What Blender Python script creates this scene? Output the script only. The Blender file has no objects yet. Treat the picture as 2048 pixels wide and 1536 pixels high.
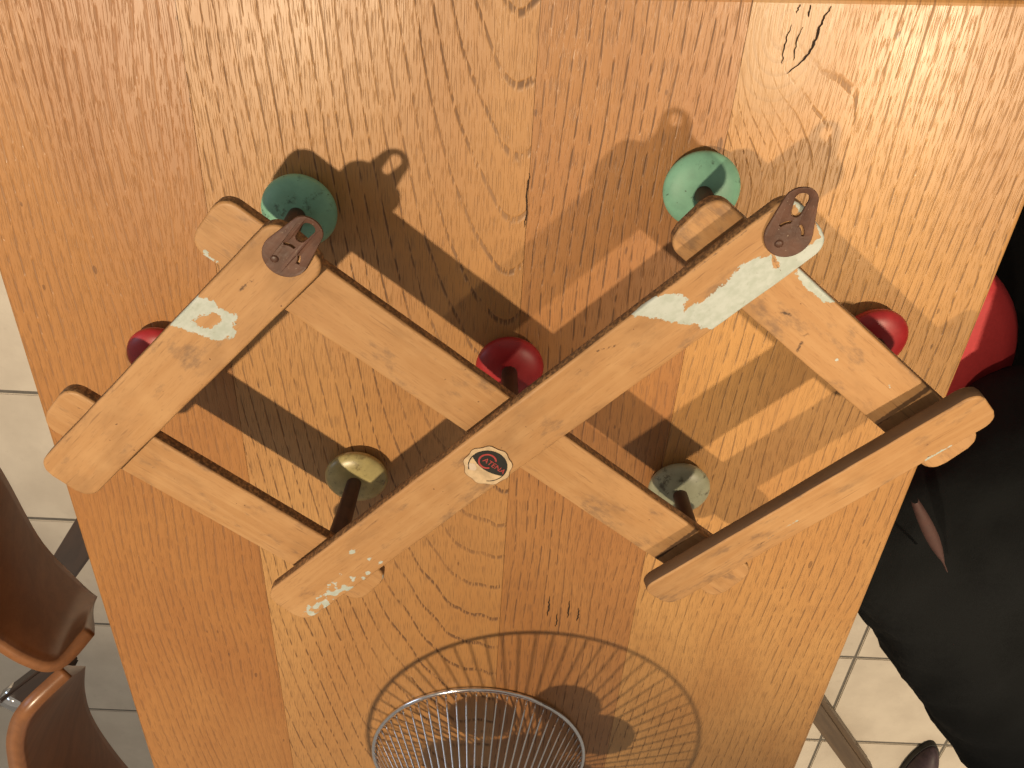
import bpy, bmesh, math, random
from mathutils import Vector, Matrix, noise
random.seed(7)
S = bpy.context.scene
COL = S.collection
R = math.radians

# ------------------------------------------------------------------ camera
cd = bpy.data.cameras.new('camera'); cam = bpy.data.objects.new('camera', cd); COL.objects.link(cam)
cd.sensor_width = 36; cd.lens = 29.556; cd.clip_start = .01; cd.clip_end = 60
CR = ((0.998541, -0.050183, -0.019913), (0.05286, 0.833659, 0.549744), (-0.010987, -0.549995, 0.835096))
cam.matrix_world = Matrix.Translation((-.01283, .56554, .58923)) @ Matrix(CR).to_4x4()
S.camera = cam

# ------------------------------------------------------------------ light: two warm ceiling spots, one added floor spot, dim room, cool window
w = bpy.data.worlds.new('World'); S.world = w; w.use_nodes = True
w.node_tree.nodes['Background'].inputs[0].default_value = (1.0, .87, .70, 1)
w.node_tree.nodes['Background'].inputs[1].default_value = .29

def spot(name, loc, target, energy, size, blend, col, rad):
    l = bpy.data.lights.new(name, 'SPOT'); l.energy = energy; l.spot_size = R(size); l.spot_blend = blend
    l.color = col; l.shadow_soft_size = rad
    o = bpy.data.objects.new(name, l); COL.objects.link(o); o.location = loc
    o.rotation_euler = (Vector(target) - Vector(loc)).to_track_quat('-Z', 'Y').to_euler(); return o
WARM = (1.0, .80, .55)
spot('ceiling_spot_left', (-1.141, .231, 3.259), (-.60, .15, 0), 490, 41, .95, WARM, .042)
spot('ceiling_spot_right', (1.406, .204, 2.669), (.86, .33, 0), 320, 37, .6, WARM, .042)
spot('added_floor_spot', (1.9, -1.7, 2.4), (1.25, -1.45, -.75), 330, 36, .7, WARM, .04)  # extra spot added to brighten the floor tiles right of the table
wl = bpy.data.lights.new('window_light', 'AREA'); wl.shape = 'RECTANGLE'; wl.size = .6; wl.size_y = 1.2; wl.energy = 8; wl.color = (.62, .78, 1.0)
wo = bpy.data.objects.new('window_light', wl); COL.objects.link(wo); wo.location = (-2.8, .5, 1.1)
wo.rotation_euler = (Vector((0, 0, 0)) - wo.location).to_track_quat('-Z', 'Y').to_euler()
S.view_settings.view_transform = 'Standard'; S.view_settings.look = 'None'; S.view_settings.exposure = 0; S.view_settings.gamma = 1

# ------------------------------------------------------------------ node helpers
class NG:
    def __init__(s, name):
        s.m = bpy.data.materials.new(name); s.m.use_nodes = True; s.t = s.m.node_tree
        s.b = s.t.nodes['Principled BSDF']
    def n(s, ty, **kw):
        o = s.t.nodes.new(ty)
        for k, v in kw.items(): setattr(o, k, v)
        return o
    def put(s, sock, v):
        if v is None: return
        if isinstance(v, bpy.types.NodeSocket): s.t.links.new(v, sock)
        elif isinstance(v, (tuple, list)) and len(v) == 3 and sock.type == 'RGBA': sock.default_value = (*v, 1)
        else: sock.default_value = v
    def math(s, op, a, b=None, c=None, clamp=False):
        o = s.n('ShaderNodeMath', operation=op, use_clamp=clamp)
        for i, v in enumerate((a, b, c)): s.put(o.inputs[i], v)
        return o.outputs[0]
    def vm(s, op, a, b=None):
        o = s.n('ShaderNodeVectorMath', operation=op); s.put(o.inputs[0], a); s.put(o.inputs[1], b); return o.outputs[0]
    def co(s): return s.n('ShaderNodeTexCoord').outputs['Object']
    def sep(s, v): o = s.n('ShaderNodeSeparateXYZ'); s.put(o.inputs[0], v); return o.outputs
    def comb(s, x, y, z): o = s.n('ShaderNodeCombineXYZ'); [s.put(o.inputs[i], v) for i, v in enumerate((x, y, z))]; return o.outputs[0]
    def noise(s, vec, sc=1, det=2, ro=.5, dist=0):
        o = s.n('ShaderNodeTexNoise'); s.put(o.inputs['Vector'], vec); o.inputs['Scale'].default_value = sc
        o.inputs['Detail'].default_value = det; o.inputs['Roughness'].default_value = ro; o.inputs['Distortion'].default_value = dist
        return o.outputs['Fac']
    def sc(s, vec, x, y, z): return s.vm('MULTIPLY', vec, (x, y, z))
    def sm(s, v, a, b, lo=0., hi=1.):
        o = s.n('ShaderNodeMapRange', interpolation_type='SMOOTHSTEP'); s.put(o.inputs[0], v)
        for i, q in enumerate((a, b, lo, hi)): o.inputs[i + 1].default_value = q
        return o.outputs[0]
    def mix(s, f, a, b, mode='MIX'):
        o = s.n('ShaderNodeMix', data_type='RGBA', blend_type=mode); s.put(o.inputs[0], f); s.put(o.inputs[6], a); s.put(o.inputs[7], b); return o.outputs[2]
    def attr(s, name): return s.n('ShaderNodeAttribute', attribute_name=name).outputs['Fac']
    def rnd(s): return s.n('ShaderNodeObjectInfo').outputs['Random']
    def bump(s, h, st, d=.001):
        o = s.n('ShaderNodeBump'); o.inputs['Strength'].default_value = st; o.inputs['Distance'].default_value = d; s.put(o.inputs['Height'], h)
        s.t.links.new(o.outputs[0], s.b.inputs['Normal'])
    def out(s, col=None, rough=None, metal=None, spec=None, coat=None, coatr=None):
        for k, v in (('Base Color', col), ('Roughness', rough), ('Metallic', metal), ('Specular IOR Level', spec), ('Coat Weight', coat), ('Coat Roughness', coatr)):
            if v is not None: s.put(s.b.inputs[k], v)
        return s.m

def oak(name, c1, c2, px, pz, tilt, freq, seed, knot=None, poredark=.95, band=.18, wob=.03):
    g = NG(name); co = g.co(); X, Y, Z = g.sep(co)
    off = g.vm('ADD', co, (seed * 3.1, seed * 1.7, seed))
    n1 = g.noise(g.sc(off, 5, 1.6, 5), 1, 2, .5); n2 = g.noise(g.sc(off, 22, 5, 8), 1, 2, .5)
    xx = g.math('ADD', g.math('SUBTRACT', X, px), g.math('ADD', g.math('MULTIPLY', g.math('SUBTRACT', n1, .5), wob * 2), g.math('MULTIPLY', g.math('SUBTRACT', n2, .5), .008)))
    zz = g.math('ADD', g.math('MULTIPLY', Y, tilt), pz)
    r = g.math('SQRT', g.math('ADD', g.math('MULTIPLY', xx, xx), g.math('MULTIPLY', zz, zz)))
    if knot:
        dx = g.math('SUBTRACT', X, knot[0]); dy = g.math('MULTIPLY', g.math('SUBTRACT', Y, knot[1]), .62)
        d = g.math('SQRT', g.math('ADD', g.math('MULTIPLY', dx, dx), g.math('MULTIPLY', dy, dy)))
        kn = g.sm(d, .005, knot[2], 1, 0)
        r = g.math('ADD', r, g.math('MULTIPLY', kn, .055))
    n3 = g.noise(g.sc(off, 14, 1.2, 6), 1, 2, .5)
    ph = g.math('ADD', g.math('MULTIPLY', r, freq), g.math('ADD', g.math('MULTIPLY', n2, .45), g.math('MULTIPLY', n3, 1.8)))
    fr = g.math('FRACT', ph)
    early = g.math('MULTIPLY', g.sm(fr, 0, .04), g.sm(fr, band * .5, band, 1, 0))
    late = g.sm(fr, .3, 1.0)
    # pores: short dashes along the grain, thick in the early wood and thin elsewhere
    sh = g.comb(g.math('ADD', xx, g.math('MULTIPLY', X, 0.)), Y, Z)
    p1 = g.noise(g.vm('ADD', g.sc(sh, 480, 66, 60), (seed, 0, 0)), 1, 1.5, .55)
    p2 = g.noise(g.vm('ADD', g.sc(sh, 1500, 58, 60), (seed + 9, 4, 0)), 1, 1, .5)
    str_ = g.sm(g.noise(g.sc(off, 16, 6, 6), 1, 3, .6), .30, .62, .45, 1.)
    pore = g.math('MULTIPLY', g.math('MULTIPLY', g.sm(p1, .40, .54), early), str_)
    thin = g.math('MULTIPLY', g.sm(p2, .54, .68), .42)
    fib = g.noise(g.sc(sh, 1500, 22, 60), 1, 2, .6)
    blot = g.noise(g.sc(off, 9, 4, 4), 1, 4, .6)
    big = g.noise(g.sc(off, 2.6, 1.3, 2), 1, 2, .5)
    col = g.mix(g.sm(blot, .32, .70), c1, c2)
    col = g.mix(g.math('MULTIPLY', late, .22), col, tuple(v * .66 for v in c1))
    col = g.mix(g.sm(big, .42, .72, 0, .38), col, (c1[0] * .74, c1[1] * .60, c1[2] * .48))
    col = g.mix(g.math('MULTIPLY', g.math('SUBTRACT', fib, .35), .55, clamp=True), col, tuple(v * .55 for v in c1))
    tot = g.math('MAXIMUM', pore, thin)
    if knot:
        kr = g.math('FRACT', g.math('MULTIPLY', d, 190)); km = g.sm(d, knot[2] * .25, knot[2] * .75, 1, 0)
        col = g.mix(g.math('MULTIPLY', km, .45), col, (.42, .27, .13))
        col = g.mix(g.math('MULTIPLY', km, g.sm(kr, .55, .95, 0, .18)), col, (.16, .085, .035))
        tot = g.math('MULTIPLY', tot, g.math('SUBTRACT', 1., g.math('MULTIPLY', km, .85)))
    col = g.mix(g.math('MULTIPLY', tot, .90 * poredark), col, (.095, .040, .014))
    spk = g.noise(g.sc(off, 160, 60, 60), 1, 0)
    col = g.mix(g.sm(spk, .84, .87, 0, .5), col, (.07, .03, .015))
    scr = g.noise(g.sc(off, 70, 900, 30), 1, 1); scm = g.noise(g.sc(off, 14, 18, 5), 1, 1)
    rough = g.math('ADD', g.sm(blot, .25, .75, .31, .43), g.math('MULTIPLY', tot, .25))
    g.bump(g.math('SUBTRACT', g.math('MULTIPLY', fib, .18), tot), .55, .0008)
    return g.out(col, rough, spec=.62, coat=.05, coatr=.42)

def beech(name, c1=(.495, .275, .118), c2=(.445, .235, .094)):
    g = NG(name); co = g.co(); rn = g.rnd()
    off = g.vm('ADD', co, g.comb(g.math('MULTIPLY', rn, 7), g.math('MULTIPLY', rn, 3), rn))
    st = g.noise(g.sc(off, 9, 160, 60), 1, 3, .55, .3); fl = g.noise(g.sc(off, 120, 900, 400), 1, 2)
    bl = g.noise(g.sc(off, 18, 34, 30), 1, 4, .6); dirt = g.noise(g.sc(off, 30, 60, 60), 1, 6, .68)
    col = g.mix(g.sm(st, .32, .66), c1, c2)
    col = g.mix(g.sm(bl, .48, .78, 0, .62), col, (c1[0] * .58, c1[1] * .55, c1[2] * .52))
    col = g.mix(g.sm(fl, .55, .75, 0, .28), col, (.24, .11, .04))
    lt = g.noise(g.sc(off, 26, 20, 20), 1, 3); col = g.mix(g.sm(lt, .52, .72, 0, .25), col, (.62, .38, .18))
    col = g.mix(g.sm(dirt, .54, .72, 0, .62), col, (.16, .10, .065))
    scr = g.noise(g.sc(off, 26, 620, 300), 1, 2, .5, .6); col = g.mix(g.sm(scr, .66, .74, 0, .5), col, (.20, .10, .045))
    spk = g.noise(g.sc(off, 330, 330, 300), 1, 0); col = g.mix(g.sm(spk, .86, .89, 0, .7), col, (.09, .04, .02))
    # marks that have a place of their own on each slat (paint, dirt, scratches), held per vertex in millimetres
    fine = g.noise(g.sc(off, 420, 420, 300), 1, 4, .65); mid = g.noise(g.sc(off, 120, 170, 100), 1, 3, .6)
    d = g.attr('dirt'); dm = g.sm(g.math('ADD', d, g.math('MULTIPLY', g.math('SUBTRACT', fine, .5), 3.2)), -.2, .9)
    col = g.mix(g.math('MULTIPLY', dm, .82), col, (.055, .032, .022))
    p = g.attr('paint')
    pv = g.math('ADD', p, g.math('ADD', g.math('MULTIPLY', g.math('SUBTRACT', fine, .5), 6.0), g.math('MULTIPLY', g.math('SUBTRACT', mid, .5), 9.0)))
    pm = g.sm(pv, -.15, .35)
    pc = g.mix(g.sm(mid, .35, .7), (.52, .56, .52), (.43, .475, .42)); pc = g.mix(g.sm(fine, .6, .75, 0, .5), pc, (.27, .28, .21))
    col = g.mix(pm, col, pc)
    g.bump(g.math('ADD', g.math('MULTIPLY', pm, 1.), g.math('ADD', g.math('MULTIPLY', st, .25), g.math('MULTIPLY', dirt, .35))), .35, .0006)
    rough = g.math('ADD', g.sm(bl, .3, .7, .44, .60), g.math('MULTIPLY', pm, .08))
    return g.out(col, rough, spec=.35)

def plain(name, col, rough=.5, metal=0., var=.15, sc=60, spec=.5, coat=None, dark=None, darkth=(.55, .7), bump=0.):
    g = NG(name); co = g.co(); off = g.vm('ADD', co, g.comb(g.math('MULTIPLY', g.rnd(), 5), g.rnd(), 0.))
    n = g.noise(off, sc, 4, .6)
    c = g.mix(g.sm(n, .3, .7), tuple(v * (1 - var) for v in col), tuple(min(1, v * (1 + var)) for v in col))
    if dark:
        n2 = g.noise(off, sc * 1.7, 5, .7); c = g.mix(g.sm(n2, darkth[0], darkth[1], 0, .85), c, dark)
        n3 = g.noise(off, sc * 9, 1); c = g.mix(g.sm(n3, .74, .78, 0, .8), c, dark)
    if bump: g.bump(g.noise(off, sc * 4, 3), bump, .001)
    return g.out(c, g.sm(n, .2, .8, rough * .85, min(1, rough * 1.15)), metal, spec, coat)

def darkwood(name, c1, c2, axis=0, rough=.4, coat=.3):
    g = NG(name); co = g.co(); s = [60, 60, 60]; s[axis] = 5
    n = g.noise(g.sc(co, *s), 1, 4, .6, .2); f = g.noise(g.sc(co, *[v * 9 for v in s]), 1, 2)
    c = g.mix(g.sm(n, .3, .7), c1, c2); c = g.mix(g.sm(f, .55, .8, 0, .4), c, tuple(v * .5 for v in c1))
    return g.out(c, rough, coat=coat, coatr=.25)

M = {}
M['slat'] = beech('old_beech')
M['peg'] = plain('peg_brown', (.060, .026, .014), .5, var=.3, sc=90)
M['knob_green'] = plain('knob_green_paint', (.20, .43, .30), .50, var=.14, sc=45, dark=(.035, .045, .03), darkth=(.57, .72))
M['knob_red'] = plain('knob_red_paint', (.36, .018, .022), .40, var=.16, sc=45, dark=(.07, .01, .01), darkth=(.66, .8))
M['knob_yellow'] = plain('knob_yellow_paint', (.42, .35, .15), .34, var=.18, sc=55, dark=(.11, .075, .03), darkth=(.54, .72))
M['knob_grey'] = plain('knob_grey_paint', (.34, .35, .24), .42, var=.15, sc=45, dark=(.06, .05, .035), darkth=(.53, .68))
M['hook'] = plain('hook_brown_metal', (.100, .043, .025), .5, var=.25, sc=70, dark=(.32, .24, .17), darkth=(.64, .78), bump=.25)
M['black_spacer'] = plain('black_spacer', (.012, .011, .010), .6)
M['paper'] = plain('sticker_paper', (.58, .42, .25), .6, var=.16, sc=140, dark=(.38, .19, .07), darkth=(.62, .74))
M['paper_white'] = plain('sticker_torn', (.62, .49, .37), .7, var=.05)
M['ink'] = plain('sticker_black', (.020, .019, .015), .4, var=.1)
M['red_ink'] = plain('sticker_red', (.40, .050, .045), .45, var=.1)
M['edge_ink'] = plain('sticker_edge', (.10, .045, .015), .7)
M['steel'] = plain('chrome', (.78, .78, .80), .13, 1., var=.06, sc=200)
M['oak_left'] = oak('oak_left', (.465, .215, .066), (.385, .160, .045), -.55, .05, .02, 120, 3.3, poredark=.5, band=.30)
M['oak_mid'] = oak('oak_mid', (.55, .298, .110), (.46, .225, .074), -.012, .142, -.205, 108, 1.3, wob=.016)
M['oak_red'] = oak('oak_red', (.45, .212, .072), (.37, .158, .049), -.16, .06, -.06, 118, 5.1, band=.20, wob=.02)
M['oak_right'] = oak('oak_right', (.56, .300, .105), (.46, .222, .070), -.05, .09, -.16, 104, 8.7, knot=(.165, .470, .075), wob=.025, poredark=.78)
M['crack'] = plain('crack_dark', (.020, .009, .004), .9)
M['ply'] = darkwood('ply_face', (.30, .120, .046), (.22, .085, .032), 2, .45, .1)
M['ply_edge'] = darkwood('ply_edge', (.26, .105, .036), (.20, .078, .026), 2, .35, .3)
M['legwood'] = darkwood('leg_wood', (.050, .026, .016), (.032, .017, .011), 2, .4, .2)
M['legoak'] = darkwood('leg_oak', (.16, .105, .060), (.10, .064, .036), 2, .45, .1)
M['red_vinyl'] = plain('red_vinyl', (.52, .045, .050), .55, var=.06, sc=300, bump=.1)
M['jumper'] = plain('black_jumper', (.008, .008, .0085), .95, var=.3, sc=240, spec=.15, bump=.6)
M['trousers'] = plain('black_trousers', (.0085, .0093, .0098), .9, var=.25, sc=180, spec=.2, bump=.5)
M['skin'] = plain('skin', (.42, .20, .14), .5, var=.08, sc=60)
M['shoe'] = plain('shoe_purple', (.060, .036, .045), .6, var=.3, sc=80)
M['hair'] = plain('hair_brown', (.03, .016, .009), .5, var=.3, sc=200)
M['pink'] = plain('pink_cloth', (.085, .040, .034), .8, var=.12, sc=150)
M['apple'] = plain('apple_skin', (.30, .10, .03), .35, var=.3, sc=40)
g = NG('tile'); co = g.co(); off = g.vm('ADD', co, g.comb(g.math('MULTIPLY', g.rnd(), 9), g.math('MULTIPLY', g.rnd(), 4), 0.))
a = g.noise(off, 7, 5, .6); b_ = g.noise(off, 55, 4, .7)
c = g.mix(g.sm(a, .3, .7), (.72, .64, .53), (.61, .535, .44)); c = g.mix(g.sm(b_, .55, .8, 0, .25), c, (.42, .37, .30))
g.bump(a, .15, .002); M['tile'] = g.out(c, .5, spec=.35)
M['grout'] = plain('grout', (.16, .145, .125), .9, sc=120)

# ------------------------------------------------------------------ object helpers
def link(name, me, parent=None, mats=(), loc=None, rot=None):
    o = bpy.data.objects.new(name, me); COL.objects.link(o)
    if parent: o.parent = parent
    if loc is not None: o.location = loc
    if rot is not None: o.rotation_euler = rot
    if me is not None:
        for m in mats: me.materials.append(m)
    return o
def tag(o, label=None, cat=None, group=None, kind=None):
    for k, v in (('label', label), ('category', cat), ('group', group), ('kind', kind)):
        if v: o[k] = v
    return o
def empty(name, loc=(0, 0, 0)):
    return link(name, None, loc=loc)
def mesh(name, vs, fs, smooth=False):
    me = bpy.data.meshes.new(name); me.from_pydata([tuple(v) for v in vs], [], fs); me.update()
    if smooth: me.polygons.foreach_set('use_smooth', [True] * len(me.polygons))
    return me
def from_bm(name, bm, smooth=False):
    bmesh.ops.recalc_face_normals(bm, faces=bm.faces)
    me = bpy.data.meshes.new(name); bm.to_mesh(me); bm.free()
    if smooth: me.polygons.foreach_set('use_smooth', [True] * len(me.polygons))
    return me
def lathe(name, prof, n=40):
    vs, fs = [], []
    for r, z in prof:
        for i in range(n):
            a = 2 * math.pi * i / n; vs.append((r * math.cos(a), r * math.sin(a), z))
    for j in range(len(prof) - 1):
        for i in range(n):
            fs.append((j * n + i, j * n + (i + 1) % n, (j + 1) * n + (i + 1) % n, (j + 1) * n + i))
    fs.append(tuple(range(n - 1, -1, -1))); k = (len(prof) - 1) * n; fs.append(tuple(range(k, k + n)))
    return mesh(name, vs, fs, True)
def tube(name, pts, rad, n=8, closed=False):
    pts = [Vector(p) for p in pts]; N = len(pts); vs, fs = [], []; up = Vector((0, 0, 1)); prev = None
    for i, p in enumerate(pts):
        t = (pts[(i + 1) % N] - pts[i - 1]) if closed else (pts[min(i + 1, N - 1)] - pts[max(i - 1, 0)])
        t.normalize()
        if prev is None:
            a = t.cross(up if abs(t.z) < .95 else Vector((1, 0, 0)))
        else: a = prev - t * prev.dot(t)
        a.normalize(); prev = a; b = t.cross(a)
        r = rad[i] if isinstance(rad, (list, tuple)) else rad
        for k in range(n):
            q = 2 * math.pi * k / n; vs.append(p + a * (r * math.cos(q)) + b * (r * math.sin(q)))
    for i in range(N if closed else N - 1):
        j = (i + 1) % N
        for k in range(n): fs.append((i * n + k, i * n + (k + 1) % n, j * n + (k + 1) % n, j * n + k))
    if not closed: fs.append(tuple(range(n - 1, -1, -1))); fs.append(tuple(range((N - 1) * n, N * n)))
    return mesh(name, vs, fs, True)
def bar(name, a, b, wx, wy, bev=.004, twist=0.):
    """rectangular bar from a to b with eased edges, in its own object space (z along the bar)"""
    a, b = Vector(a), Vector(b); L = (b - a).length
    bm = bmesh.new(); bmesh.ops.create_cube(bm, size=1)
    for v in bm.verts: v.co = Vector((v.co.x * wx, v.co.y * wy, (v.co.z + .5) * L))
    bmesh.ops.bevel(bm, geom=bm.edges[:], offset=bev, segments=2, affect='EDGES')
    me = from_bm(name, bm); q = (b - a).to_track_quat('Z', 'Y')
    return me, a, (q.to_matrix() @ Matrix.Rotation(twist, 3, 'Z')).to_euler()
def addbar(name, parent, mat, a, b, wx, wy, bev=.004, twist=0.):
    me, l, r = bar(name, a, b, wx, wy, bev, twist); return link(name, me, parent, (mat,), l, r)
def superell(cx, cy, hx, hy, e, n=48):
    out = []
    for i in range(n):
        t = 2 * math.pi * i / n; c, s = math.cos(t), math.sin(t)
        out.append((cx + hx * math.copysign(abs(c) ** (2 / e), c), cy + hy * math.copysign(abs(s) ** (2 / e), s)))
    return out

# ------------------------------------------------------------------ floor: stoneware tiles on grout
ZF = -.75
fl = link('floor', mesh('floor', [(-4, -5, ZF - .003), (4, -5, ZF - .003), (4, 3, ZF - .003), (-4, 3, ZF - .003)], [(0, 1, 2, 3)]), mats=(M['grout'],))
tag(fl, kind='structure')
bm = bmesh.new(); bmesh.ops.create_cube(bm, size=1); T = .331; gp = .007
for v in bm.verts: v.co = Vector((v.co.x * (T - gp), v.co.y * (T - gp), v.co.z * .012 - .006))
bmesh.ops.bevel(bm, geom=[e for e in bm.edges if all(v.co.z > -.001 for v in e.verts)], offset=.002, segments=2, affect='EDGES')
tme = from_bm('tile', bm); tme.materials.append(M['tile'])
for i in range(-8, 5):
    for j in range(-6, 5):
        o = bpy.data.objects.new('tile', tme); COL.objects.link(o); o.parent = fl
        o.location = (.888 + (i + .5) * T + random.uniform(-.0008, .0008), -1.056 + (j + .5) * T + random.uniform(-.0008, .0008), ZF + random.uniform(-.0004, .0004))
        o.rotation_euler = (random.uniform(-.001, .001), random.uniform(-.001, .001), random.choice((0, 1, 2, 3)) * math.pi / 2)

# ------------------------------------------------------------------ oak table
table = empty('dining_table', (0, -.3, ZF)); tz = -ZF
tag(table, 'honey coloured oak dining table of wide planks carrying the coat rack', 'table')
XS = (-.4035, -.2325, .0042, .1405, .3685); YB = -1.25; TH = .034
def endy(x): return .4800 + .039 * x
for k, nm in enumerate(('oak_left', 'oak_mid', 'oak_red', 'oak_right')):
    x0, x1 = XS[k] + .00015, XS[k + 1] - .00015
    if k == 0: x0 = XS[0]
    if k == 3: x1 = XS[4]
    bm = bmesh.new()
    P = [bm.verts.new((x, y, z)) for z in (-TH, 0) for x, y in ((x0, YB), (x1, YB), (x1, endy(x1)), (x0, endy(x0)))]
    for f in ((3, 2, 1, 0), (4, 5, 6, 7), (0, 1, 5, 4), (1, 2, 6, 5), (2, 3, 7, 6), (3, 0, 4, 7)): bm.faces.new([P[i] for i in f])
    bm.edges.ensure_lookup_table()
    sel = []
    for e in bm.edges:
        a, b = (v.co for v in e.verts)
        if a.y > .3 and b.y > .3 and abs(a.z - b.z) < 1e-6: sel.append(e)
        elif k == 0 and abs(a.x - x0) < 1e-6 and abs(b.x - x0) < 1e-6 and abs(a.z - b.z) < 1e-6: sel.append(e)
        elif k == 3 and abs(a.x - x1) < 1e-6 and abs(b.x - x1) < 1e-6 and abs(a.z - b.z) < 1e-6: sel.append(e)
    bmesh.ops.bevel(bm, geom=sel, offset=.0045, segments=4, affect='EDGES', profile=.5)
    me = from_bm('plank', bm)
    o = link('plank', me, table, (M[nm],), (0, .3, tz))
for sx in (-.30, .27):
    for y in (.25, -1.1): addbar('leg', table, M['legoak'], (sx, y + .3, .0), (sx, y + .3, tz - TH), .07, .07)
addbar('apron', table, M['legoak'], (-.015, .25 + .3, tz - TH - .05), (-.015, -1.1 + .3, tz - TH - .05), .10, .10)
def strip(name, pts, wid, z=.0004):
    """a dark split in the plank: a narrow sliver of uneven width"""
    vs, fs = [], []; N = len(pts); dense = []
    for i in range(N - 1):
        for k in range(5):
            t = k / 5; dense.append((pts[i][0] * (1 - t) + pts[i + 1][0] * t + random.uniform(-.0006, .0006), pts[i][1] * (1 - t) + pts[i + 1][1] * t))
    dense.append(pts[-1]); n = len(dense)
    for i, (x, y) in enumerate(dense):
        h = wid * (.25 + .75 * math.sin(math.pi * min(1, (i + .3) / n)) * random.uniform(.5, 1.1)) if i < n - 1 else .0001
        vs += [(x - h / 2, y, z), (x + h / 2, y, z)]
    for i in range(n - 1): fs.append((2 * i, 2 * i + 1, 2 * i + 3, 2 * i + 2))
    return link(name, mesh(name, vs, fs), table, (M['crack'],), (0, .3, tz))
strip('crack', [(.1915, .4815), (.188, .474), (.1865, .465), (.186, .456), (.180, .446), (.172, .438)], .0023)
strip('crack', [(.169, .469), (.167, .461), (.167, .450), (.168, .444)], .0010)
strip('crack', [(.176, .468), (.174, .458), (.175, .447)], .0010)
strip('crack', [(.171, .4815), (.170, .476)], .0012); strip('crack', [(.178, .4815), (.1785, .474)], .0014)
strip('crack', [(.0045, .36), (.003, .345), (.0042, .33), (.003, .318)], .0015)
strip('crack', [(.118, .373), (.1185, .364)], .0016)
for x, y, l in ((.052, -.075, .03), (.073, -.08, .026), (.083, -.09, .02), (.062, -.10, .02)): strip('crack', [(x, y), (x + .0008, y - l / 2), (x, y - l)], .0018)

# ------------------------------------------------------------------ the folding coat rack
rack = empty('coat_rack', (0, .2, 0))
tag(rack, 'worn wooden folding lattice coat rack lying on its coloured pegs on the table', 'coat rack')
def rk(v): return (v[0], v[1] - .2, v[2])
SL = dict(A=(46.63, .3379, -.1215, .160, .1128), B=(46.32, .1396, -.1115, .3945, .113), C=(45.39, -.0511, .127, .410, .1165),
          D=(-37.26, .1588, -.3728, .1245, .0955), E=(-38.1, -.0448, -.3855, -.0995, .095), F=(-37.17, .3567, -.141, .146, .0945))
SW, ST = .0440, .0110
def pdist(poly, x, y):
    ins = False; d = 1e9; n = len(poly); j = n - 1
    for i in range(n):
        xi, yi = poly[i]; xj, yj = poly[j]
        if (yi > y) != (yj > y) and x < (xj - xi) * (y - yi) / (yj - yi) + xi: ins = not ins
        dx, dy = xj - xi, yj - yi; t = max(0, min(1, ((x - xi) * dx + (y - yi) * dy) / (dx * dx + dy * dy + 1e-9)))
        d = min(d, math.hypot(x - xi - t * dx, y - yi - t * dy)); j = i
    return d if ins else -d
def circ(cx, cy, r): return lambda x, y: r - math.hypot(x - cx, y - cy)
def seg(ax, ay, bx, by, r):
    def f(x, y):
        dx, dy = bx - ax, by - ay; t = max(0, min(1, ((x - ax) * dx + (y - ay) * dy) / (dx * dx + dy * dy + 1e-9)))
        return r - math.hypot(x - ax - t * dx, y - ay - t * dy)
    return f
def poly(p): return lambda x, y: pdist(p, x, y)
def minus(a, b): return lambda x, y: min(a(x, y), -b(x, y))
PAINT = dict(
    A=[minus(poly([(30, 26), (63, 26), (67.6, 13.8), (66, 4.7), (71, -4.4), (60, -7), (58.9, -12), (47, -8), (39.4, 3), (35, 15)]), poly([(45, 15), (60, 8.5), (60, 1), (50, 1.5), (45, 7)]))],
    B=[minus(poly([(130, 26), (150, 25), (166, 13.0), (165, 6.1), (159, 1.6), (185.4, -.6), (207.7, 4.4), (217.7, -1.5), (227.5, -4.0), (236, -11.9), (254, -12.7), (254, -26), (221, -26), (166, -26), (159, -12), (148, 2.2)]),
             seg(221, -5, 219.6, -17, 1.2)),
       poly([(246, 23), (250, 21), (254.5, 8), (254.5, -14), (251, -14), (251.5, 6)]),
       lambda x, y: min(poly([(-247, -15), (-235, -10), (-221, -9), (-203, -11), (-192, -15), (-190, -26), (-250, -26)])(x, y), 2.2 + 9 * (noise.noise(Vector((x * .16, y * .22, 3.1))) ) - 2.6)]
      + [circ(*c) for c in ((-160.9, 6, 2.1), (-156.9, -8.7, 1.9), (-153.2, -17.5, 1.6), (-168.2, -18, 2.4), (-183.8, -14.3, 2.6), (-186.6, -4, 1.9), (-198.3, -8.7, 2.3), (-177, -20, 1.8), (-204, -6, 1.6))],
    C=[poly([(86, -19), (106, -19), (108, -26), (84, -26)]), seg(-9, -4, -40, -6, -.6)],
    D=[seg(-236, -21, -229, -21.5, 2.2)],
    E=[poly([(132, 26), (150, 26), (150, 12), (141, 15)])],
    F=[poly([(-70, 26), (-25, 26), (-34, 18.5), (-49, 15.5), (-66, 18)]), circ(9.2, -6.2, 1.9), circ(54.5, 4.9, 1.1)])
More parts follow.
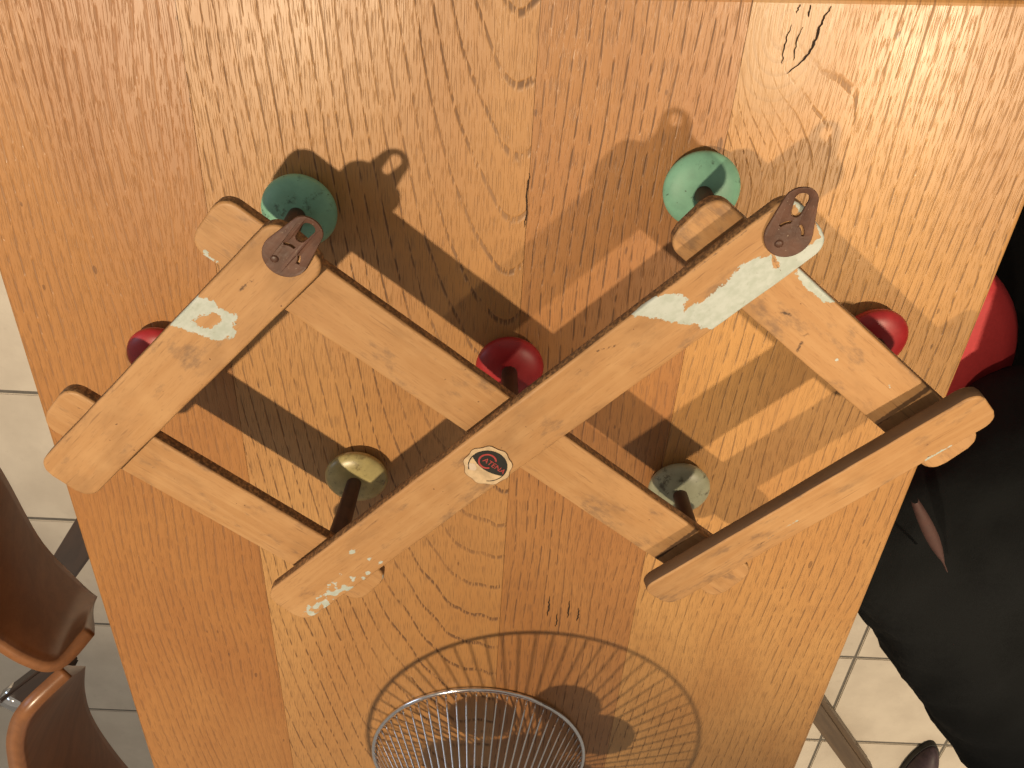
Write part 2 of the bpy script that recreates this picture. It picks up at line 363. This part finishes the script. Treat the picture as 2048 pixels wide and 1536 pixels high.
DIRT = dict(
    A=[seg(86, 6, 96, 5, 1.0), seg(96, 5, 100, 4, .2), seg(-140, -2, -132, -9, .3), circ(33, 14, .9), circ(-42, 20, .7)],
    B=[seg(98, 17, 112, 11, .8), seg(22, 4, 26, -10, .2), seg(-128, 15, -116, 15, .3), seg(221, -5, 219.6, -17, .9), seg(-92, 16, -86, 12, 0.), seg(196, -16, 204, -21, .2), seg(180, 20.5, 240, 20.5, .4), seg(150, 21, 180, 21, .2)],
    C=[seg(-120, -6, 125, -5, .15), seg(-30, -5, -50, -8, .6), seg(88, -17, 94, -20, .8)],
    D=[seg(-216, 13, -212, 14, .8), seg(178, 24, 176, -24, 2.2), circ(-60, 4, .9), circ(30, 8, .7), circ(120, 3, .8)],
    E=[circ(-60, -4, 1.1), circ(-30, 9, .7), seg(-128, 10, -124, 11, .6), circ(112, 12, 1.2), circ(98, 7, .9)],
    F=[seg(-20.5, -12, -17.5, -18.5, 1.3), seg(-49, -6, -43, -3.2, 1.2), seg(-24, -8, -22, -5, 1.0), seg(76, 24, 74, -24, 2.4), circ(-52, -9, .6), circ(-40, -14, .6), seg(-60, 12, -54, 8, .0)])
def slat(key):
    ang, off, t0, t1, z = SL[key]; L = t1 - t0; a = R(ang); d = Vector((math.cos(a), math.sin(a), 0)); nrm = Vector((-d.y, d.x, 0))
    c = d * ((t0 + t1) / 2) + nrm * off
    hl, hw, cr = L / 2, SW / 2, .0125; bv = .0014
    rr = random.Random(ord(key))
    wav = [rr.uniform(0, 6.28) for _ in range(4)]
    def half(u, o):          # half width at station u for an outline inset by o, corners rounded
        e = hl - o; h = hw - o; r_ = cr - o * .5; q = abs(u) - (e - r_)
        return h if q <= 0 else h - r_ + math.sqrt(max(0, r_ * r_ - q * q))
    nu = int(L / .0016); nv = 28; vs, fs = [], []
    us = []
    for i in range(nu + 1):
        s = -1 + 2 * i / nu; us.append(s)
    def ring_u(o): return [s * (hl - o) for s in us]
    def wob(u, v): return .0005 * noise.noise(Vector((u * 22 + ord(key), v * 40, 1.7))) * (1 if abs(v) > .5 * hw else .4)
    top = {}
    U0 = ring_u(bv)
    for i, u in enumerate(U0):
        h = half(u, bv)
        for j in range(nv + 1):
            v = -h + 2 * h * j / nv; top[i, j] = len(vs); vs.append((u, v, wob(u, v) * .5))
    for i in range(nu):
        for j in range(nv): fs.append((top[i, j], top[i + 1, j], top[i + 1, j + 1], top[i, j + 1]))
    loop = [top[i, 0] for i in range(nu + 1)] + [top[nu, j] for j in range(1, nv + 1)] + [top[i, nv] for i in range(nu - 1, -1, -1)] + [top[0, j] for j in range(nv - 1, 0, -1)]
    def outline(o):
        U = ring_u(o); P = [(u, -half(u, o)) for u in U]; h = half(U[-1], o); P += [(U[-1], -h + 2 * h * j / nv) for j in range(1, nv + 1)]
        P += [(u, half(u, o)) for u in reversed(U[:-1])]; h = half(U[0], o); P += [(U[0], -h + 2 * h * j / nv) for j in range(nv - 1, 0, -1)]
        return P
    prev = loop
    for o, zz in ((.0006, -.0003), (0, -.0014), (0, -ST + .0012), (.001, -ST)):
        cur = []
        for (x, y) in outline(o):
            n = noise.noise(Vector((x * 35, y * 35, ord(key)))) * .0004
            cur.append(len(vs)); vs.append((x + (n if abs(x) > hl - .01 else 0), y + n, zz))
        m = len(cur)
        for k in range(m): fs.append((prev[k], cur[k], cur[(k + 1) % m], prev[(k + 1) % m]))
        prev = cur
    fs.append(tuple(prev))
    me = mesh('slat', vs, fs)
    bm = bmesh.new(); bm.from_mesh(me); bmesh.ops.recalc_face_normals(bm, faces=bm.faces); bm.to_mesh(me); bm.free()
    me.polygons.foreach_set('use_smooth', [True] * len(me.polygons))
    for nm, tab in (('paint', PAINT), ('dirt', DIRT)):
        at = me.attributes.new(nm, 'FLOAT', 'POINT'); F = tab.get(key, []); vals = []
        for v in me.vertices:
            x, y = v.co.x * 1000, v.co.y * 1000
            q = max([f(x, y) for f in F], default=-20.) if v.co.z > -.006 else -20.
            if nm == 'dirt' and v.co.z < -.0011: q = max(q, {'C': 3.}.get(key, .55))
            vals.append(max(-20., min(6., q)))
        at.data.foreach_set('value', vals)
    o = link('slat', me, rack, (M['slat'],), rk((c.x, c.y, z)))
    roll = dict(C=R(16)).get(key, R(rr.uniform(-.6, .6))); pit = dict(B=R(-.35)).get(key, R(rr.uniform(-.2, .2)))
    o.rotation_euler = (Matrix.Rotation(a, 3, 'Z') @ Matrix.Rotation(pit, 3, 'Y') @ Matrix.Rotation(roll, 3, 'X')).to_euler()
    return o
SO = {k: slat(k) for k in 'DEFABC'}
JK = dict(O=((-.0014, .2006), (-.0019, .2016), 'red'), GL=((-.1608, .3218), (-.1612, .3261), 'green'), GR=((.136, .3445), (.1267, .3584), 'green'),
          YL=((-.1415, .054), (-.1326, .0786), 'yellow'), RL=((-.2979, .1767), (-.2833, .1948), 'red'), YR=((.1578, .0795), (.1557, .082), 'grey'), RR=((.298, .2217), (.2827, .2448), 'red'))
KL = dict(red='glossy red painted knob', green='chipped mint green knob', yellow='yellowed cream knob', grey='dirty grey green knob')
prof = []
KR, KH = .0276, .0122
for i in range(19):
    t = -math.pi / 2 + math.pi * i / 18; prof.append((max(.0008, KR * math.cos(t) ** .74 if math.cos(t) > 0 else .0008), KH + (KH if t < 0 else KH * .72) * math.sin(t)))
kme = lathe('knob', prof, 56)
kmes = {}
for c_ in KL:
    m_ = kme.copy(); m_.materials.append(M['knob_' + c_]); kmes[c_] = m_
for k, (J, K, c_) in JK.items():
    top = Vector((J[0], J[1], .1000)); bot = Vector((K[0], K[1], .0195)); ax = (top - bot)
    pts = [bot + ax * t for t in (-.06, 0, .12, .35, .6, .8, .9)]
    me = tube('peg', [p - bot for p in pts], [.0064, .0064, .0066, .0073, .0082, .0090, .0092], 24)
    pg = link('peg', me, rack, (M['peg'],), rk(bot))
    kn = link('knob', kmes[c_], pg, (), (0, 0, -.0195 - .0004)); kn['label'] = KL[c_]
    q = ax.to_track_quat('Z', 'Y').to_euler(); kn.rotation_euler = (q.x * .25, q.y * .25, random.uniform(0, 6))
    sp = link('spacer', lathe('spacer', [(.0085, -.001), (.0085, .0065)], 24), pg, (M['black_spacer'],), (J[0] - bot.x, J[1] - bot.y, .0955 - bot.z))
    if k in ('YR', 'RR'): sp.scale.z = 1.2
def pear(R1, R2, D, n=24):
    a = math.acos((R1 - R2) / D); P = []
    for i in range(n + 1):
        t = a + (2 * math.pi - 2 * a) * i / n; P.append((R1 * math.cos(t), R1 * math.sin(t)))
    for i in range(n + 1):
        t = -a + 2 * a * i / n; P.append((D + R2 * math.cos(t), R2 * math.sin(t)))
    return P
def slot(x0, x1, r0, r1, n=8):
    P = []
    for i in range(n + 1):
        t = math.pi / 2 + math.pi * i / n; P.append((x0 + r0 * math.cos(t), r0 * math.sin(t)))
    for i in range(n + 1):
        t = -math.pi / 2 + math.pi * i / n; P.append((x1 + r1 * math.cos(t), r1 * math.sin(t)))
    return P
def arcslit(rad, a0, a1, wd, cx=0, cy=0, n=7):
    P = [(cx + (rad + wd) * math.cos(a0 + (a1 - a0) * i / n), cy + (rad + wd) * math.sin(a0 + (a1 - a0) * i / n)) for i in range(n + 1)]
    return P + [(cx + (rad - wd) * math.cos(a0 + (a1 - a0) * i / n), cy + (rad - wd) * math.sin(a0 + (a1 - a0) * i / n)) for i in range(n, -1, -1)]
def flat(name, loops, th, bev=0.):
    cu = bpy.data.curves.new(name, 'CURVE'); cu.dimensions = '2D'; cu.fill_mode = 'BOTH'; cu.extrude = th / 2; cu.bevel_depth = bev; cu.bevel_resolution = 1
    for lp in loops:
        s = cu.splines.new('POLY'); s.points.add(len(lp) - 1); s.use_cyclic_u = True
        for p, (x, y) in zip(s.points, lp): p.co = (x, y, 0, 1)
    o = bpy.data.objects.new(name, cu); me = bpy.data.meshes.new_from_object(o); bpy.data.objects.remove(o); bpy.data.curves.remove(cu)
    me.name = name; return me
def hook(key, x, y, ang, R1, R2, D, seed):
    me = flat('hook', [pear(R1, R2, D), slot(D - .0065, D + .0022, .0036, .0046),
                       arcslit(.0085, -.2 + seed * .25, .75 + seed * .25, .0011), arcslit(.0085, -1.55, -.75 + seed * .2, .0012)], .0012, .0004)
    for v in me.vertices:       # the loop end lifts a little off the slat
        v.co.z += max(0, v.co.x - .008) ** 2 * 6 + .0002 * noise.noise(v.co * 160)
    ang_, off, t0, t1, z = SL[key]
    h = link('hook', me, SO[key], (M['hook'],), (x, y, .0012), (0, R(-1.5), ang)); h['label'] = 'rusty brown keyhole hanger plate'
    link('rivet', lathe('rivet', [(.0026, -.001), (.0026, .0006), (.0016, .0012), (.0004, .0013)], 16), h, (M['hook'],), (-.006, .004, .0008))
hook('A', .1270, .0010, R(4), .0142, .0098, .0236, 0)
hook('B', .2365, .0020, R(39), .0142, .0098, .0215, 1)
# round paper sticker at the middle of the long slat: torn cream disc, black lens with a red C and ATENA
ST_L = (-.0216, -.0040); SR = .0172
st = empty('sticker'); st.parent = SO['B']; st.location = (ST_L[0], ST_L[1], .0004); st.rotation_euler = (0, 0, R(-83)); st['label'] = 'torn round maker sticker'
def wavy(r, amp, k, ph, n=90): return [((r + amp * math.sin(k * 2 * math.pi * i / n + ph) + amp * .6 * noise.noise(Vector((math.cos(2 * math.pi * i / n) * 3, math.sin(2 * math.pi * i / n) * 3, ph)))) * math.cos(2 * math.pi * i / n),
                                           (r + amp * math.sin(k * 2 * math.pi * i / n + ph)) * math.sin(2 * math.pi * i / n)) for i in range(n)]
link('sticker_rim', flat('sticker_rim', [wavy(SR + .0004, .0006, 9, 1)], .0002), st, (M['edge_ink'],), (0, 0, .0000))
link('sticker_paper', flat('sticker_paper', [wavy(SR, .0006, 9, 1)], .0002), st, (M['paper'],), (0, 0, .00022))
def arcpts(r, a0, a1, n=30): return [(r * math.cos(a0 + (a1 - a0) * i / n), r * math.sin(a0 + (a1 - a0) * i / n)) for i in range(n + 1)]
ri = SR * .83
# lens: chord arc from upper left to lower right, black on the outer side (sticker frame: text reads along +x)
a0, a1 = R(-2), R(182)
def bulge(n=30):
    P = []
    for i in range(n + 1):
        t = i / n; x = -ri * math.cos(math.pi * t) if 0 else -ri + 2 * ri * t; P.append((x, -.0042 * (1 - (x / ri) ** 2)))
    return P
link('sticker_lens', flat('sticker_lens', [arcpts(ri, 0, math.pi) + bulge()[1:-1]], .0002), st, (M['ink'],), (0, 0, .00042))
link('sticker_ring', flat('sticker_ring', [arcslit(ri - .0003, R(180), R(232), .0004, n=16)], .0002), st, (M['ink'],), (0, 0, .00042))
link('sticker_ring', flat('sticker_ring', [arcslit(ri - .0003, R(305), R(360), .0003, n=16)], .0002), st, (M['ink'],), (0, 0, .00042))
link('sticker_tear', flat('sticker_tear', [[(-.0085 + .0040 * math.cos(t * .52) * (1 + .15 * math.sin(t * 3)), -.0078 + .0030 * math.sin(t * .52) * (1 + .2 * math.cos(t * 2))) for t in range(12)]], .0002), st, (M['paper_white'],), (0, 0, .00042))
link('sticker_letter', flat('sticker_letter', [arcslit(.0062, R(38), R(322), .00065, -.0030, .0034, 24)], .0002), st, (M['red_ink'],), (0, 0, .00062))
tc = bpy.data.curves.new('text', 'FONT'); tc.body = 'ATENA'; tc.size = .0060; tc.align_x = 'LEFT'; tc.align_y = 'CENTER'; tc.extrude = .0001
to = bpy.data.objects.new('text', tc); tme_ = bpy.data.meshes.new_from_object(to); bpy.data.objects.remove(to)
link('sticker_letters', tme_, st, (M['red_ink'],), (-.0062, .0032, .00062))

# ------------------------------------------------------------------ chrome wire fruit stand
BX, BY, BR = -.0105, -.348, .1236
bk = empty('wire_fruit_stand', (BX, BY, 0))
tag(bk, 'chrome wire fruit stand with round base ring standing on the oak table', 'fruit stand')
RB = .0026; TOPC, TOPR, TOPZ = (0, .055), .182, .172
link('base_ring', tube('base_ring', [(BR * math.cos(2 * math.pi * i / 96), BR * math.sin(2 * math.pi * i / 96), RB) for i in range(96)], RB, 10, True), bk, (M['steel'],))
link('top_ring', tube('top_ring', [(TOPC[0] + TOPR * math.cos(2 * math.pi * i / 96), TOPC[1] + TOPR * math.sin(2 * math.pi * i / 96), TOPZ) for i in range(96)], RB, 10, True), bk, (M['steel'],))
NW = 66
def rad(z):
    if z < .105: return BR * (1 - z / .195)
    t = (z - .105) / (TOPZ - .105); return BR * (1 - .5385) * (1 - .10 * math.sin(math.pi * min(1, t * 1.3)) * (1 - t)) * (1 - t ** 2) + TOPR * t ** 2
for i in range(NW):
    a = 2 * math.pi * i / NW; pts = []
    for k in range(15):
        z = .0045 + (TOPZ - .0045) * k / 14; t = max(0, (z - .105) / (TOPZ - .105)); r = rad(z)
        pts.append((TOPC[0] * t * t + r * math.cos(a), TOPC[1] * t * t + r * math.sin(a), z))
    link('wire', tube('wire', pts, .00115, 6), bk, (M['steel'],))
lp = [(.0012, .0)] ; ap = []
for i in range(15):
    t = -math.pi / 2 + math.pi * i / 14; ap.append((max(.001, .036 * math.cos(t) * (1 - .08 * math.sin(t))), .036 + .033 * math.sin(t) - (.006 * math.exp(-((math.cos(t)) / .3) ** 2) * math.copysign(1, math.sin(t)))))
ame = lathe('apple', ap, 28); ame.materials.append(M['apple'])
heap = [(.078 * math.cos(R(60 * k + 12)), .045 + .078 * math.sin(R(60 * k + 12)), .122 + .004 * (k % 2)) for k in range(6)] + [(.0, .045, .118), (.03, .07, .172), (-.035, .03, .170)]
for i, (x, y, z) in enumerate(heap):
    o = bpy.data.objects.new('apple', ame); COL.objects.link(o); o.location = (BX + x, BY + y, z); o.rotation_euler = (random.uniform(-.4, .4), random.uniform(-.4, .4), i)
    tag(o, 'round brownish apple lying in the bowl of the wire fruit stand', 'apple', 'apples in the wire fruit stand')

# ------------------------------------------------------------------ plywood chairs
def loft_panel(name, parent, topc, botc, th, mats, nt=14):
    """bent plywood panel between an upper and a lower curve, with thickness and a pale edge"""
    def samp(c, t):
        x = t * (len(c) - 1); i = min(int(x), len(c) - 2); f = x - i
        p0, p1, p2, p3 = (Vector(c[max(0, min(len(c) - 1, k))]) for k in (i - 1, i, i + 1, i + 2))
        return .5 * ((2 * p1) + (p2 - p0) * f + (2 * p0 - 5 * p1 + 4 * p2 - p3) * f * f + (3 * p1 - p0 - 3 * p2 + p3) * f ** 3)
    n = 36; vs, fs = [], []
    for i in range(n + 1):
        a, b = samp(topc, i / n), samp(botc, i / n)
        for j in range(nt + 1): vs.append(a.lerp(b, j / nt))
    for i in range(n):
        for j in range(nt):
            k = i * (nt + 1) + j; fs.append((k, k + 1, k + nt + 2, k + nt + 1))
    o = link(name, mesh(name, vs, fs, True), parent, mats)
    s = o.modifiers.new('thick', 'SOLIDIFY'); s.thickness = th; s.offset = 0; s.material_offset_rim = 1; s.use_even_offset = True
    return o
def seat_panel(name, parent, cx, cy, hx, hy, z, th, mats, e=3.2):
    o2 = superell(cx, cy, hx, hy, e, 44); vs, fs = [], []
    for k, (f, dz) in enumerate(((0, -.010), (.5, -.006), (.85, -.001), (1, 0))):
        for (x, y) in o2: vs.append((cx + (x - cx) * max(f, .01), cy + (y - cy) * max(f, .01), z + dz))
    for k in range(3):
        for i in range(44): fs.append((k * 44 + i, k * 44 + (i + 1) % 44, (k + 1) * 44 + (i + 1) % 44, (k + 1) * 44 + i))
    fs.append(tuple(range(43, -1, -1)))
    o = link(name, mesh(name, vs, fs, True), parent, mats); s = o.modifiers.new('thick', 'SOLIDIFY'); s.thickness = th; s.offset = -1; s.material_offset_rim = 1
    return o
def rel(o, pts): return [Vector(p) - o.location for p in pts]
def legs(ch, A):
    for a, b, wd in A:
        a_, b_ = rel(ch, (a, b)); lg = addbar('leg', ch, M['legwood'], b_, a_, wd, .022, .004)
        L = (a_ - b_).length
        bm = bmesh.new(); bmesh.ops.create_cube(bm, size=1)
        for v in bm.verts: v.co = Vector((v.co.x * (wd + .003), v.co.y * .025, v.co.z * .035 + .0165))
        bmesh.ops.bevel(bm, geom=bm.edges[:], offset=.003, segments=2, affect='EDGES')
        link('ferrule', from_bm('ferrule', bm), lg, (M['steel'],))
# first chair: back panel at an angle to the table edge
c1 = empty('plywood_chair', (-.42, -.15, ZF)); tag(c1, 'brown bent plywood chair whose curved backrest overlaps the backrest beyond it', 'chair')
loft_panel('backrest', c1, rel(c1, [(-.60, .03, .03), (-.545, -.055, .036), (-.505, -.118, .04), (-.470, -.160, .04), (-.447, -.176, .03), (-.428, -.166, -.005)]),
           rel(c1, [(-.615, .05, -.16), (-.596, -.025, -.16), (-.582, -.093, -.16), (-.566, -.196, -.16), (-.533, -.258, -.155), (-.497, -.262, -.13)]), .012, (M['ply'], M['ply_edge']))
seat_panel('seat', c1, .14, -.01, .19, .19, .44, .012, (M['ply'], M['ply_edge']))
legs(c1, (((-.50, -.02, -.33), (-.60, .04, ZF), .035), ((-.50, -.30, -.33), (-.56, -.36, ZF), .035), ((-.16, .02, -.33), (-.12, .06, ZF), .035), ((-.16, -.30, -.33), (-.12, -.34, ZF), .035)))
addbar('rail', c1, M['legwood'], *rel(c1, [(-.745, -.545, -.45), (-.60, -.33, -.36)]), .05, .03)
# second chair, further along the table
c2 = empty('plywood_chair', (-.42, -.56, ZF)); tag(c2, 'brown bent plywood chair with a thick pale backrest edge, partly behind the overlapping backrest', 'chair')
loft_panel('backrest', c2, rel(c2, [(-.560, -.52, .04), (-.540, -.40, .04), (-.530, -.335, .04), (-.517, -.285, .04), (-.494, -.242, .038), (-.458, -.214, .01)]),
           rel(c2, [(-.50, -.80, -.16), (-.545, -.71, -.16), (-.572, -.62, -.16), (-.584, -.545, -.16), (-.580, -.483, -.16), (-.560, -.416, -.15)]), .016, (M['ply'], M['ply_edge']))
seat_panel('seat', c2, .14, -.03, .19, .19, .44, .012, (M['ply'], M['ply_edge']))
legs(c2, (((-.52, -.52, -.33), (-.56, -.50, ZF), .035), ((-.52, -.72, -.33), (-.60, -.84, ZF), .035), ((-.16, -.42, -.33), (-.12, -.38, ZF), .035), ((-.16, -.74, -.33), (-.12, -.78, ZF), .035)))
rl = addbar('rail', c2, M['legwood'], *rel(c2, [(-.855, -.790, -.352), (-.725, -.664, -.35)]), .040, .03)
bm = bmesh.new(); bmesh.ops.create_cube(bm, size=1)
for v in bm.verts: v.co = Vector((v.co.x * .044, v.co.y * .034, v.co.z * .05 + .018))
bmesh.ops.bevel(bm, geom=bm.edges[:], offset=.008, segments=3, affect='EDGES')
link('ferrule', from_bm('ferrule', bm, True), rl, (M['steel'],))
# chair on the other side of the table: only a leg shows
c3 = empty('wooden_chair', (.42, -.98, ZF)); tag(c3, 'wooden chair tucked in beyond the person, only its floor runner showing on the tiles', 'chair')
seat_panel('seat', c3, -.08, 0, .19, .19, .44, .014, (M['ply'], M['ply_edge']))
for a, b in (((.50, -1.14, -.33), (.66, -1.22, ZF)), ((.20, -.84, -.33), (.16, -.80, ZF)), ((.20, -1.14, -.33), (.16, -1.18, ZF))):
    addbar('leg', c3, M['legoak'], *rel(c3, (b, a)), .06, .03, .006)
addbar('runner', c3, M['legoak'], *rel(c3, [(1.018, -1.478, ZF + .026), (.60, -.90, ZF + .026)]), .058, .05, .012)
addbar('leg', c3, M['legoak'], *rel(c3, [(.64, -.95, ZF + .03), (.50, -.86, -.33)]), .045, .03, .006)
loft_panel('backrest', c3, rel(c3, [(.585, -1.20, .04), (.605, -1.10, .05), (.61, -.99, .05), (.605, -.9, .05), (.59, -.82, .04)]), rel(c3, [(.55, -1.19, -.12), (.57, -1.1, -.13), (.575, -.99, -.13), (.57, -.9, -.13), (.55, -.83, -.12)]), .012, (M['ply'], M['ply_edge']))
for y in (-1.06, -.92): addbar('post', c3, M['legoak'], *rel(c3, [(.50, y, -.33), (.585, y, -.02)]), .03, .02)
# red stool
st_ = empty('red_stool', (.44, .005, ZF)); tag(st_, 'red padded stool seat sticking out from under the table edge', 'stool')
bm = bmesh.new(); P0 = superell(0, 0, .19, .19, 2.4, 56); rings = []
for f, z in ((.02, .470), (.5, .470), (.86, .467), (.95, .461), (.99, .449), (1, .437), (.985, .424), (.94, .418)): rings.append([bm.verts.new((x * f, y * f, z)) for x, y in P0])
for a, b in zip(rings, rings[1:]):
    for i in range(56): bm.faces.new((a[i], a[(i + 1) % 56], b[(i + 1) % 56], b[i]))
bm.faces.new(rings[0]); bm.faces.new(rings[-1][::-1])
link('seat', from_bm('seat', bm, True), st_, (M['red_vinyl'],))
for sx in (-1, 1):
    for sy in (-1, 1): addbar('leg', st_, M['legwood'], (sx * .15, sy * .15, 0), (sx * .11, sy * .11, .42), .03, .03)

# ------------------------------------------------------------------ person in black beside the table
def skin_body(name, parent, mat, verts, edges, radii, vox=.014, fold=0.):
    """one continuous surface: tapered capsules along the skeleton, fused by a voxel remesh and smoothed"""
    bm = bmesh.new(); N = 18
    for v, r in zip(verts, radii):
        bmesh.ops.create_icosphere(bm, subdivisions=3, radius=r, matrix=Matrix.Translation(v))
    for a, b in edges:
        A, B = Vector(verts[a]), Vector(verts[b]); q = (B - A).to_track_quat('Z', 'Y').to_matrix(); rg = []
        for P, r in ((A, radii[a]), (B, radii[b])):
            rg.append([bm.verts.new(P + q @ Vector((r * math.cos(2 * math.pi * k / N), r * math.sin(2 * math.pi * k / N), 0))) for k in range(N)])
        for k in range(N): bm.faces.new((rg[0][k], rg[0][(k + 1) % N], rg[1][(k + 1) % N], rg[1][k]))
        bm.faces.new(rg[0][::-1]); bm.faces.new(rg[1])
    me = from_bm(name, bm); o = link(name, me, parent, (mat,))
    m = o.modifiers.new('fuse', 'REMESH'); m.mode = 'VOXEL'; m.voxel_size = vox; m.use_smooth_shade = True
    m = o.modifiers.new('smooth', 'SMOOTH'); m.iterations = 8; m.factor = .6
    if fold:
        tx = bpy.data.textures.new(name + '_folds', 'CLOUDS'); tx.noise_scale = .085; tx.noise_depth = 2
        m = o.modifiers.new('folds', 'DISPLACE'); m.texture = tx; m.strength = fold; m.mid_level = .5
    return o
pe = empty('person', (.62, -.02, ZF)); tag(pe, 'person in black jumper and trousers sitting beside the table', 'person')
def pr(v): return (v[0] - .62, v[1] + .02, v[2] - ZF)
# body (skin) from pelvis to head with arms, legs and feet
V = [(.66, -.04, -.20), (.80, .04, -.02), (.87, .07, .14), (.92, .09, .28), (.935, .095, .37), (.935, .08, .43), (.93, .05, .53),
     (.53, -.17, -.21), (.67, -.36, -.205), (.80, -.545, -.20), (.79, -.53, -.45), (.77, -.50, -.68), (.82, -.60, -.715),
     (.66, -.06, -.21), (.80, -.25, -.205), (.94, -.42, -.20), (.93, -.41, -.45), (.91, -.38, -.68), (.96, -.48, -.715),
     (.84, -.06, .27), (.84, -.20, .05), (.92, -.32, -.05), (.96, -.37, -.09), (1.02, .20, .27), (.97, .08, .03), (.96, -.16, -.06), (.95, -.24, -.09)]
ED = [(0, 1), (1, 2), (2, 3), (3, 4), (4, 5), (5, 6), (0, 7), (7, 8), (8, 9), (9, 10), (10, 11), (11, 12), (0, 13), (13, 14), (14, 15), (15, 16), (16, 17), (17, 18),
      (3, 19), (19, 20), (20, 21), (21, 22), (3, 23), (23, 24), (24, 25), (25, 26)]
RA = [.06, .08, .115, .10, .05, .05, .088, .066, .066, .055, .048, .036, .032, .066, .066, .055, .048, .036, .032, .05, .042, .032, .028, .05, .042, .032, .028]
gb = NG('clothed_body'); zb = gb.sep(gb.co())[2]; M['clothed'] = gb.out(gb.mix(gb.sm(zb, 1.09, 1.10), (.008, .008, .0085), (.42, .20, .14)), .85)
body = skin_body('body', pe, M['clothed'], [pr(v) for v in V], ED, RA)
tv = [0, 1, 7, 8, 9, 10, 11, 13, 14, 15, 16, 17]; ti = {v: i for i, v in enumerate(tv)}
skin_body('trousers', pe, M['trousers'], [pr(V[i]) for i in tv], [(ti[a], ti[b]) for a, b in ED if a in ti and b in ti], [.135, .140, .110, .100, .082, .066, .056, .110, .100, .082, .066, .056], fold=.03)
# jumper: hangs from the shoulders over the lap and down behind the seat, in soft folds
vs, fs = [], []; NR = 72
RG = ((.34, .95, .10, .06, .06), (.30, .94, .10, .13, .17), (.20, .905, .09, .165, .20), (.06, .86, .08, .185, .215), (-.06, .825, .085, .205, .235), (-.13, .83, .10, .215, .255),
      (-.20, .865, .12, .23, .29), (-.32, .90, .13, .235, .33), (-.45, .93, .13, .24, .35), (-.60, .95, .12, .25, .36), (-.69, .96, .12, .255, .365))
for k, (z, cx, cy, rx, ry) in enumerate(RG):
    for i in range(NR):
        a = 2 * math.pi * i / NR; amp = .004 + .0022 * k
        f = 1 + amp * (math.sin(a * 7 + k * .35) + .7 * math.sin(a * 13 + 1 + k * .2)) + .05 * noise.noise(Vector((math.cos(a) * 2, math.sin(a) * 2, z * 6)))
        vs.append(pr((cx + rx * f * math.cos(a), cy + ry * f * math.sin(a), z + .012 * noise.noise(Vector((math.cos(a) * 2, math.sin(a) * 2, k * 3.))))))
for k in range(len(RG) - 1):
    for i in range(NR): fs.append((k * NR + i, k * NR + (i + 1) % NR, (k + 1) * NR + (i + 1) % NR, (k + 1) * NR + i))
jo = link('jumper', mesh('jumper', vs, fs, True), pe, (M['jumper'],))
sd = jo.modifiers.new('sub', 'SUBSURF'); sd.levels = 1; sd.render_levels = 1; so = jo.modifiers.new('thick', 'SOLIDIFY'); so.thickness = .004
for sh_, el, wr in ((19, 20, 21), (23, 24, 25)):
    p_ = [Vector(pr(V[3])).lerp(Vector(pr(V[sh_])), .5), pr(V[sh_]), Vector(pr(V[sh_])).lerp(Vector(pr(V[el])), .5), pr(V[el]), pr(V[wr])]
    link('sleeve', tube('sleeve', p_, [.085, .075, .066, .06, .05], 20), pe, (M['jumper'],))
# pink shirt edge showing between jumper and trousers
vs, fs = [], []
for i in range(13):
    t = i / 12; w_ = .006 * math.sin(math.pi * min(1, t * 1.1 + .12)) ** .8 + .001; c_ = Vector((.432, .002, -.085)).lerp(Vector((.502, -.100, -.090)), t)
    n_ = Vector((-.86, -.5, 0)); c_.z += .012 * math.sin(math.pi * t)
    for q in range(6):
        a = math.pi * q / 5; vs.append(pr(c_ + n_ * (w_ * math.cos(a)) + Vector((0, 0, .006 * math.sin(a)))))
for i in range(12):
    for q in range(5): fs.append((i * 6 + q, i * 6 + q + 1, i * 6 + q + 7, i * 6 + q + 6))
link('shirt_hem', mesh('shirt_hem', vs, fs, True), pe, (M['pink'],))
# hair, and the two shoes the person wears
hv = lathe('hair', [(.03, -.08), (.085, -.07), (.102, 0), (.098, .06), (.07, .10), (.02, .118)], 28)
link('hair', hv, pe, (M['hair'],), Vector(pr(V[6])) + Vector((-.004, .03, .01)))
# dark shoe left on the tiles
sh = empty('shoe', (1.175, -1.475, ZF)); tag(sh, 'dark purple shoe lying on the floor tiles beyond the person', 'shoe')
bm = bmesh.new(); bmesh.ops.create_uvsphere(bm, u_segments=24, v_segments=14, radius=1)
for v in bm.verts:
    x, y, z = v.co; v.co = Vector((x * (.040 - .008 * y), y * .105, .012 + max(0, z) * (.045 + .02 * max(0, -y)) + min(0, z) * .006))
link('upper', from_bm('upper', bm, True), sh, (M['shoe'],))
bm = bmesh.new(); bmesh.ops.create_circle(bm, cap_ends=True, segments=32, radius=1)
for v in bm.verts: v.co = Vector((v.co.x * (.043 - .008 * v.co.y), v.co.y * .109, 0))
r_ = bmesh.ops.extrude_face_region(bm, geom=bm.faces[:]); bmesh.ops.translate(bm, vec=(0, 0, .014), verts=[e for e in r_['geom'] if isinstance(e, bmesh.types.BMVert)])
link('sole', from_bm('sole', bm), sh, (M['black_spacer'],))
